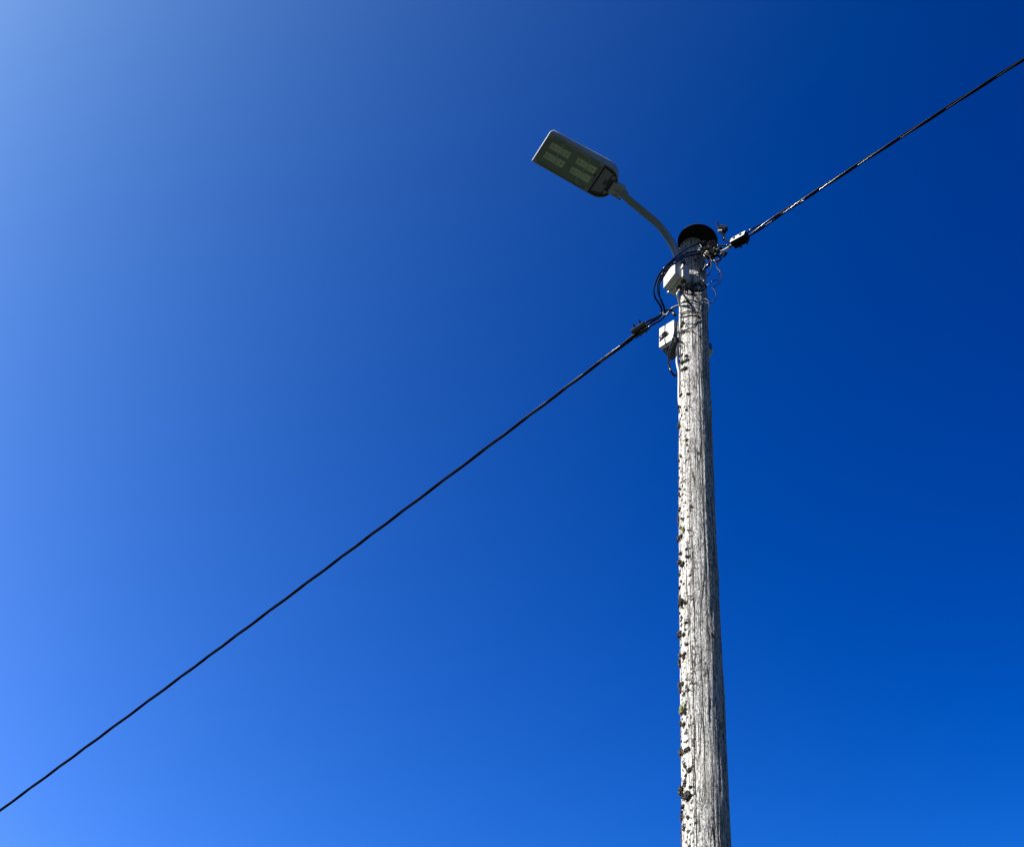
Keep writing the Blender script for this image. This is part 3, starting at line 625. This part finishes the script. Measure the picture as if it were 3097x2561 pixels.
# small metal bits seen among the connectors
def bit(pts, r_, m=M['brass']): return tube_geo(offs(pts), r_, 6)
mb = G('bare_wire_ends', merge([bit([(2117, 740, .115), (2121, 745, .115), (2121, 750, .115), (2113, 751.5, .115)], .0022), bit([(2112, 755, .115), (2118, 757, .118), (2102, 760, .115)], .0022), bit([(2134, 760.5, .135), (2147, 761.5, .135), (2149, 758, .135)], .0026), bit([(2131, 765, .125), (2137, 768, .125)], .0030), bit([(2128, 770, .12), (2132, 777, .12)], .0026), bit([(2158, 751, .14), (2164, 748, .14)], .0030), bit([(2168, 754, .15), (2174, 751, .15)], .0034), bit([(2162, 770, .14), (2166, 766.5, .14)], .0026), bit([(2180, 768, .14), (2184, 764, .14)], .0030)]), M['brass'], smooth=True)
mb.name = 'bare_wires'; tag(mb, 'short bright bits of bare wire poking out between the black connectors', 'wire', kind='stuff')

# ------------------------------------------------------------------ conduit, loops, loose wires
cp = [GL1 + UP*.01, GL1 - UP*.01] + offs([(2048.5, 888, .135), (2050.5, 900, .11), (2053.5, 912, .075)])
def skin(px, py, tow, eps=.006):
    z = W(px, py, .05)[2]; bow, rad = prof(z); d = -RT*math.cos(tow) + TW*math.sin(tow); return PC + UP*z + RT*bow + d*(rad + eps)
cp += [skin(2056, y, math.radians(28), .008) for y in (925, 945, 965, 985, 1005, 1020)] + [skin(2053, 1035, math.radians(24), .012), skin(2051, 1055, math.radians(20), .017), skin(2050, 1080, math.radians(20), .019), skin(2051, 1100, math.radians(22), .015), skin(2055, 1118, math.radians(24), .009)] + [skin(2056, y, math.radians(20), .006) for y in (1140, 1160)] + [skin(2056, 1185, math.radians(-4), .001), skin(2056, 1215, math.radians(-25), -.004)]
cn = tube('conduit', cp, .0062, M['conduit'], None, seg=12); tag(cn, 'pale grey plastic cable running down the left edge of the pole from the junction box', 'cable')
for y in (944, 957, 1004, 1030):
    c = skin(2056, y, math.radians(28), .007 if y < 1020 else .012)
    G('clip', tube_geo([c + UP*.003, c - UP*.003], .0078, 10), M['plastic'], cn, smooth=True)
def wire(name, pts, r_, m, label, seg=7, cat='wire', grp=None):
    o = tube(name, offs(pts), r_, m, None, seg=seg); tag(o, label, cat, grp); return o
wire('looped_cable', [(2057, 973, .0), (2052, 976, .02), (2046, 984, .045), (2041.5, 1002, .055), (2037.5, 1021, .06), (2033.5, 1034, .06), (2028, 1050, .06), (2023, 1068, .055), (2021.5, 1088, .05), (2024, 1106, .045), (2029, 1121, .04), (2036, 1132, .03), (2043, 1136.5, .02), (2050, 1131, .0), (2056, 1121, -.02)], .0062, M['cable'],
     'black cable hanging in a long loop in front of the fuse box', 8, 'cable')
gw = wire('tied_cable', [(2060, 999, .03), (2053, 1003, .045), (2046, 1011, .055), (2040, 1020, .062), (2036, 1026, .066)], .0036, M['cable'], 'short dark cable tied to the near bottom corner of the fuse box', 7, 'cable')
G('cable_tie', ring(W(2036.5, 1025.5, .066), np.array([.2, .3, .9]), .0085, .0020, 14), M['conduit'], gw, smooth=True)
g2 = [GL2 + UP*.008, GL2 - UP*.006]
lw = tube('gland_wire', g2 + offs([(2072, 861, .125), (2085, 853, .12), (2090, 843, .11), (2096, 834, .10), (2107, 829, .10), (2118, 830, .095)]), .0030, M['greywire'], None, seg=7); tag(lw, 'dark wire curving from the junction box underside up over the front of the pole', 'wire')
lw = tube('gland_wire', g2 + offs([(2066, 868, .14), (2068, 878, .14), (2074, 887, .135), (2084, 891, .12), (2094, 888, .11)]), .0030, M['greywire'], None, seg=7); tag(lw, 'dark wire sagging below the junction box into the coil', 'wire')
wire('loose_wire', [(2134, 777, .11), (2137, 784, .115), (2136, 795, .115), (2132, 806, .105), (2126, 817, .09), (2120, 826, .08), (2120, 830, .08)], .0022, M['greywire'], 'thin grey wire nearest the wood of those hanging from the connectors')
wire('loose_wire', [(2148, 777, .12), (2150, 792, .12), (2151.5, 806, .115), (2147, 819, .11), (2140, 830, .105), (2132, 837, .10), (2124, 845, .095), (2116, 852, .09)], .0028, M['greywire'], 'pale thin wire sweeping from the connectors down to the coil on the pole')
wire('loose_wire', [(2157, 781, .12), (2148, 787, .12), (2143, 797, .115), (2141, 803, .11)], .0020, M['greywire'], 'short thin wire curving beside the thick jumper cable')
wire('loose_wire', [(2144, 822, .10), (2147, 826, .10), (2144, 832, .10), (2136, 838, .095)], .0022, M['thin'], 'tiny dark wire end at the right edge of the pole')
wire('hanging_wire', [(2163.5, 786, .12), (2165, 799, .12), (2168, 809, .12), (2175, 818, .12), (2181, 829, .12), (2183, 841, .12), (2180, 850, .12), (2171, 859, .12), (2162, 866, .12), (2154, 872, .12), (2157, 873, .12), (2161, 879, .12), (2165, 888, .12), (2165, 898, .115), (2160, 908, .11), (2152, 915, .10), (2144, 918, .095), (2136, 916, .09), (2129, 911, .085)],
     .0026, mat('purple_black_sheath', (.008, .005, .024), .35, spec=.12), 'long kinked violet-black wire dangling right of the pole and looping back to it')
wire('hanging_wire', [(2171, 781, .12), (2175, 787, .12), (2172, 795, .12), (2167, 803, .12), (2173, 814, .12), (2180, 823, .12), (2174, 833, .12), (2171.5, 846, .12), (2173, 848, .12), (2163, 847, .12), (2154, 852, .115), (2146, 859, .10), (2137, 863, .09), (2128, 866, .085)],
     .0025, M['thin'], 'dark wire dangling right of the pole in zigzags, inside the longer violet one')
# coil of spare wire on the front of the pole
def coil(c, R_, turns, tilt, r_, jit, m, label):
    u = RT*math.cos(tilt) + UP*math.sin(tilt)*.9; v_ = TW*.55 + UP*.75 - RT*.15; pts = []
    for i in range(int(turns*14)):
        a = 2*PI*i/14; k = 1 + jit*math.sin(i*.37) ; sh = .010*math.sin(i*.11 + 1)
        pts.append(c + u*R_*k*math.cos(a) + v_*R_*.8*k*math.sin(a) + RT*sh + TW*(.002*(i % 5)))
    o = tube('wire_coil', pts, r_, m, None, seg=6, smooth=2); tag(o, label, 'wire coil'); return o
coil(W(2112, 872, .105), .030, 7, .3, .0021, .28, M['thin'], 'dark coil of spare thin wire bunched on the shaded front of the pole')
coil(W(2088, 884, .115), .024, 4, -.4, .0021, .25, M['thin'], 'smaller dark coil of wire beside the junction box underside')
wire('loose_wire', [(2136, 860, .10), (2137, 870, .10), (2134, 880, .10), (2126, 888, .10), (2115, 892, .10), (2104, 892, .10), (2094, 889, .10)], .0022, M['greywire'], 'grey wire making the wide curve round the lower right of the coil')
wire('loose_wire', [(2105, 862, .11), (2110, 857, .11), (2117, 856, .11), (2124, 859, .11), (2129, 864, .105)], .0028, M['greywire'], 'short pale wire arch on top of the coil')
wire('loose_wire', [(2117, 843, .105), (2122, 844, .105), (2127, 848, .10), (2129, 850, .10)], .0030, M['conduit'], 'short whitish wire arc above the coil')
def wrap(px, r_, m, label, eps=.004):
    o = tube('wrapped_wire', [surf(x, y, eps) for x, y in px], r_, m, None, seg=7); tag(o, label, 'wire'); return o
wrap([(2060, 951), (2066, 945), (2074, 941), (2084, 939), (2095, 940), (2106, 943), (2115, 946), (2122, 941), (2126, 932), (2127, 922), (2124, 913)], .0026, M['thin'], 'upper black wire wrapped round the sunlit wood below the coil, curling up on the right')
wrap([(2061, 954), (2070, 948), (2082, 944), (2096, 945), (2108, 948), (2117, 950), (2124, 953), (2129, 956)], .0028, M['thin'], 'second black wire wrapped round the pole just under the upper one', .006)
wrap([(2053.5, 957), (2059, 959), (2070, 958), (2082, 955), (2094, 954), (2105, 955), (2114, 958), (2120, 962)], .0032, M['cable'], 'thickest black wire band round the pole, crossing the pale cable')
wire('ring_wire', [(2112, 948, .085), (2124, 955, .085), (2134, 950, .09), (2142, 940, .095), (2145, 928, .10), (2144, 915, .105), (2139, 907, .105), (2131, 904.5, .10), (2124, 907, .09)], .0026, M['greywire'], 'grey wire ring standing off the right edge of the pole below the coil')
wrap([(2073, 979), (2086, 979), (2100, 980), (2103, 979)], .0019, M['thin'], 'short level thin wire across the pole front')
wrap([(2075, 979), (2079, 988), (2086, 994), (2094, 999)], .0019, M['thin'], 'short thin wire slanting down from the level one')
wrap([(2061, 1002), (2068, 998), (2078, 995), (2090, 991), (2098, 986), (2103, 979), (2105, 972), (2107, 967)], .0021, M['thin'], 'thin wire curving across the pole from its left edge up to the right')
wrap([(2061, 1004), (2070, 1001), (2082, 1000), (2094, 1003), (2104, 1008)], .0021, M['thin'], 'lowest thin wire arching over the front of the pole')
wrap([(2107, 966), (2112, 962), (2118, 964), (2121, 969), (2116, 972)], .0030, M['greywire'], 'small knot of grey wire at the edge of the sunlit wood', .006)
sf = G('earth_wire', tube_geo(smoothpath([surf(x, y, .0022) for x, y in [(2095, 893), (2096, 903), (2101, 911), (2104, 914)]], 5), .0018, 6), M['thin'], smooth=True); tag(sf, 'short black wire tail hanging from the coil onto the sunlit wood', 'wire')
